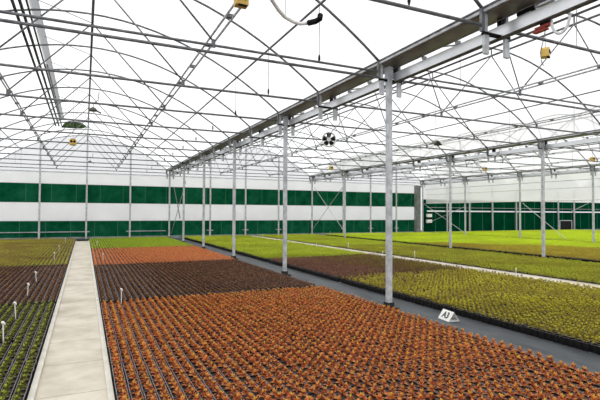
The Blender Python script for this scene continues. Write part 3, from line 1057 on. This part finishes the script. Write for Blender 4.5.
plants = {k: [] for k in SP}      # kind -> list of (depth, x, y, bed, colour)
fw = np.array(fwd); rr_ = np.array(r2); uu = np.array(u2); ee = np.array(EYE)
for bed, ya, yb, kind, colr in BLOCKS:
    x0, x1 = BEDS[bed]
    gx, gy = (PITCH_X, PITCH_P) if bed < 2 else (0.100, 0.108)
    nx = int((x1 - x0) / gx)
    ny = int((yb - ya) / gy)
    xs = x0 + gx * 0.5 + np.arange(nx) * (x1 - x0 - gx) / max(nx - 1, 1)
    ys = ya + gy * 0.5 + np.arange(ny) * gy
    X, Y = np.meshgrid(xs, ys)
    X, Y = X.ravel() + rng.uniform(-0.003, 0.003, X.size), Y.ravel() + rng.uniform(-0.003, 0.003, X.size)
    P3 = np.stack([X, Y, np.full_like(X, 0.12)], 1) - ee
    z = P3 @ fw
    px = 300 + F_PX * (P3 @ rr_) / np.maximum(z, 0.1)
    py = 200 - F_PX * (P3 @ uu) / np.maximum(z, 0.1)
    rd = np.min([np.hypot(X - r_[0], Y - r_[1]) for r_ in RIS], axis=0)
    ok = (rd > 0.085) & (z > 0.3) & (px > -90) & (px < 690) & (py < 470)
    inside = (px > 2) & (px < 598) & (py < 398)
    X, Y, z, inside = X[ok], Y[ok], z[ok], inside[ok]
    for a, b, c_, ins in zip(X, Y, z, inside):
        cc, kk = colr, kind
        edge = a + 0.9 * b + 0.5 * math.sin(a * 2.3) - 36.0
        if bed == 4 and abs(edge) < 0.12:
            continue
        if bed == 4 and edge < 0:
            kk, cc = 'olive', 'olive_brown'
        if colr == 'dark_mauve' or (bed == 2 and kind == 'olive' and b > 8.6):
            # the mauve crop thins out into the olive one towards the second path
            pm = (1.15 - max(0.0, (a - 6.9) / 2.6)) * (1.0 if b > 10.4 else 0.45 * max(0.0, (b - 8.6) / 1.8))
            kk, cc = ('dark', 'dark_mauve') if random.random() < pm else ('olive', 'olive_dull')
            if b < 10.4 and kk == 'olive':
                cc = 'olive'
        plants[kk].append((c_, a, b, bed, cc, ins))

IND_N = 300
stuff_lab = {
    'orange': ('solid field of orange potted plants behind the front rows, up to the dark red block', 'bedding plants'),
    'dark': ('blocks of dark red potted plants behind their front rows', 'bedding plants'),
    'green': ('yellow-green potted plants in the rest of the near crop opposite the orange bed', 'bedding plants'),
    'olive': ('olive potted plants filling the middle beds behind the front rows', 'bedding plants'),
    'lime': ('bright lime potted plants filling the far beds', 'bedding plants')}
ind_lab = {
    ('orange', 1): ('orange-leaved potted plant in the front rows of the big orange block', 'front orange plants'),
    ('dark', 1): ('dark red potted plant in the front rows of the block behind the orange plants', 'front dark red plants'),
    ('dark', 0): ('dark red potted plant in the front rows behind the yellow-green crop', 'dark red plants behind the green crop'),
    ('green', 0): ('yellow-green potted plant in the front rows beside the concrete path', 'front yellow-green plants'),
    ('olive', 2): ('olive potted plant in the front rows along the black bed edge', 'front olive plants'),
    ('lime', 2): ('lime potted plant in the front rows of the pale lime block past the mauve plants', 'front pale lime plants'),
    ('lime', 1): ('lime potted plant in the front rows of the lime strip near the path end', 'front strip lime plants'),
}

pot_me = {}


def arr_mesh(name, V, faces_list, mi, mats):
    """faces_list: list of (array of faces) with equal size each, in order of mi."""
    me = bpy.data.meshes.new(name)
    nv = len(V)
    tot_loops = sum(a.size for a in faces_list)
    nf = sum(len(a) for a in faces_list)
    me.vertices.add(nv)
    me.vertices.foreach_set('co', V.astype(np.float32).ravel())
    me.loops.add(tot_loops)
    me.loops.foreach_set('vertex_index', np.concatenate([a.ravel() for a in faces_list]).astype(np.int32))
    sizes = np.concatenate([np.full(len(a), a.shape[1]) for a in faces_list])
    starts = np.concatenate([[0], np.cumsum(sizes)[:-1]])
    me.polygons.add(nf)
    me.polygons.foreach_set('loop_start', starts.astype(np.int32))
    me.polygons.foreach_set('material_index', mi.astype(np.int32))
    for m in mats:
        me.materials.append(m)
    me.update(calc_edges=True)
    me.validate()
    return me


POT_MESH = arr_mesh('pot', POT_V, [POT_F], POT_M, [M['pot'], M['soil'], M['rim']])
fol_cache = {}


def fol_mesh(kind, colr, i):
    key = (kind, colr, i)
    if key not in fol_cache:
        V, F_, Mi = SP[kind].near[i]
        fol_cache[key] = arr_mesh('foliage', V, [F_], Mi, list(LM[colr]))
    return fol_cache[key]


for kind, lst in plants.items():
    lst.sort(key=lambda t: t[0])
    ind, rest = [], []
    for t in lst:
        if len(ind) < IND_N and t[5] and (kind, t[3]) in ind_lab:
            ind.append(t)
        else:
            rest.append(t)
    for (c_, x, y, bed, colr, ins) in ind:
        lab, grp = ind_lab[(kind, bed)]
        o = bpy.data.objects.new(SP[kind].kind, None)
        o.empty_display_size = 0.05
        o.location = (x, y, 0.008)
        o.rotation_euler = (0, 0, 0)
        COL.objects.link(o)
        tag(o, lab, SP[kind].cat, grp)
        p = bpy.data.objects.new('pot', POT_MESH)
        p.parent = o
        if bed >= 2:
            p.scale = (0.90, 0.80, 1)
        COL.objects.link(p)
        f = bpy.data.objects.new('foliage', fol_mesh(kind, colr, random.randrange(4)))
        f.parent = o
        f.rotation_euler = (0, 0, random.uniform(0, 2 * PI))
        if bed >= 2:
            f.location = (random.uniform(-0.006, 0.006), random.uniform(-0.006, 0.006), random.uniform(-0.008, 0.012))
        s = random.uniform(0.86, 1.0) * (0.86 if bed >= 2 else 0.95)
        f.scale = (s, s, random.uniform(0.9, 1.1))
        COL.objects.link(f)
    if not rest:
        continue
    # the rest of this crop as one mass
    cols = sorted({t[4] for t in rest})
    mats = [M['pot'], M['soil'], M['rim']]
    slot = {}
    for cname in cols:
        slot[cname] = len(mats)
        mats += list(LM[cname])
    Vs, Qs, Ts, Mq, Mt = [], [], [], [], []
    base = 0
    dep = np.array([t[0] for t in rest])
    xy = np.array([(t[1], t[2]) for t in rest])
    cl_ = np.array([slot[t[4]] for t in rest])
    vi = rng.integers(0, 4, len(rest))
    lod = np.where(dep < 9, 0, np.where(dep < 16, 1, 2))
    # pots
    N = len(rest)
    off = np.zeros((N, 1, 3)); off[:, 0, :2] = xy; off[:, 0, 2] = 0.008
    ps = np.ones((N, 1, 3))
    fb = np.array([t[3] >= 2 for t in rest])
    ps[fb, 0, 0], ps[fb, 0, 1] = 0.90, 0.80
    Vp = (POT_V[None] * ps + off).reshape(-1, 3)
    xy = xy + np.where(fb[:, None], rng.uniform(-0.018, 0.018, (N, 2)), 0.0)
    zup = np.where(fb, rng.uniform(-0.01, 0.02, N), 0.0)
    Fp = (POT_F[None] + (np.arange(N) * len(POT_V))[:, None, None]).reshape(-1, 4)
    Vs.append(Vp); Qs.append(Fp); Mq.append(np.tile(POT_M, N))
    base = len(Vp)
    for L_, setv in enumerate((SP[kind].near, SP[kind].mid, SP[kind].far)):
        for q in range(4):
            idx = np.nonzero((lod == L_) & (vi == q))[0]
            if not len(idx):
                continue
            V, F_, Mi = setv[q]
            n = len(idx)
            a = rng.uniform(0, 2 * PI, n)
            s = rng.uniform(0.86, 1.1, n)
            ca, sa = np.cos(a) * s, np.sin(a) * s
            W = np.empty((n, len(V), 3))
            W[:, :, 0] = V[None, :, 0] * ca[:, None] - V[None, :, 1] * sa[:, None] + xy[idx, 0][:, None]
            W[:, :, 1] = V[None, :, 0] * sa[:, None] + V[None, :, 1] * ca[:, None] + xy[idx, 1][:, None]
            W[:, :, 2] = POT_H + (V[None, :, 2] - POT_H) * rng.uniform(0.8, 1.2, n)[:, None] + 0.008 + zup[idx][:, None]
            Vs.append(W.reshape(-1, 3))
            Ts.append((F_[None] + (base + np.arange(n) * len(V))[:, None, None]).reshape(-1, 3))
            Mt.append((Mi[None] + cl_[idx][:, None]).ravel())
            base += n * len(V)
    me = arr_mesh(SP[kind].kind + '_field', np.concatenate(Vs), Qs + Ts, np.concatenate(Mq + Mt), mats)
    o = bpy.data.objects.new(SP[kind].kind + '_field', me)
    COL.objects.link(o)
    tag(o, stuff_lab[kind][0], stuff_lab[kind][1], None, 'stuff')
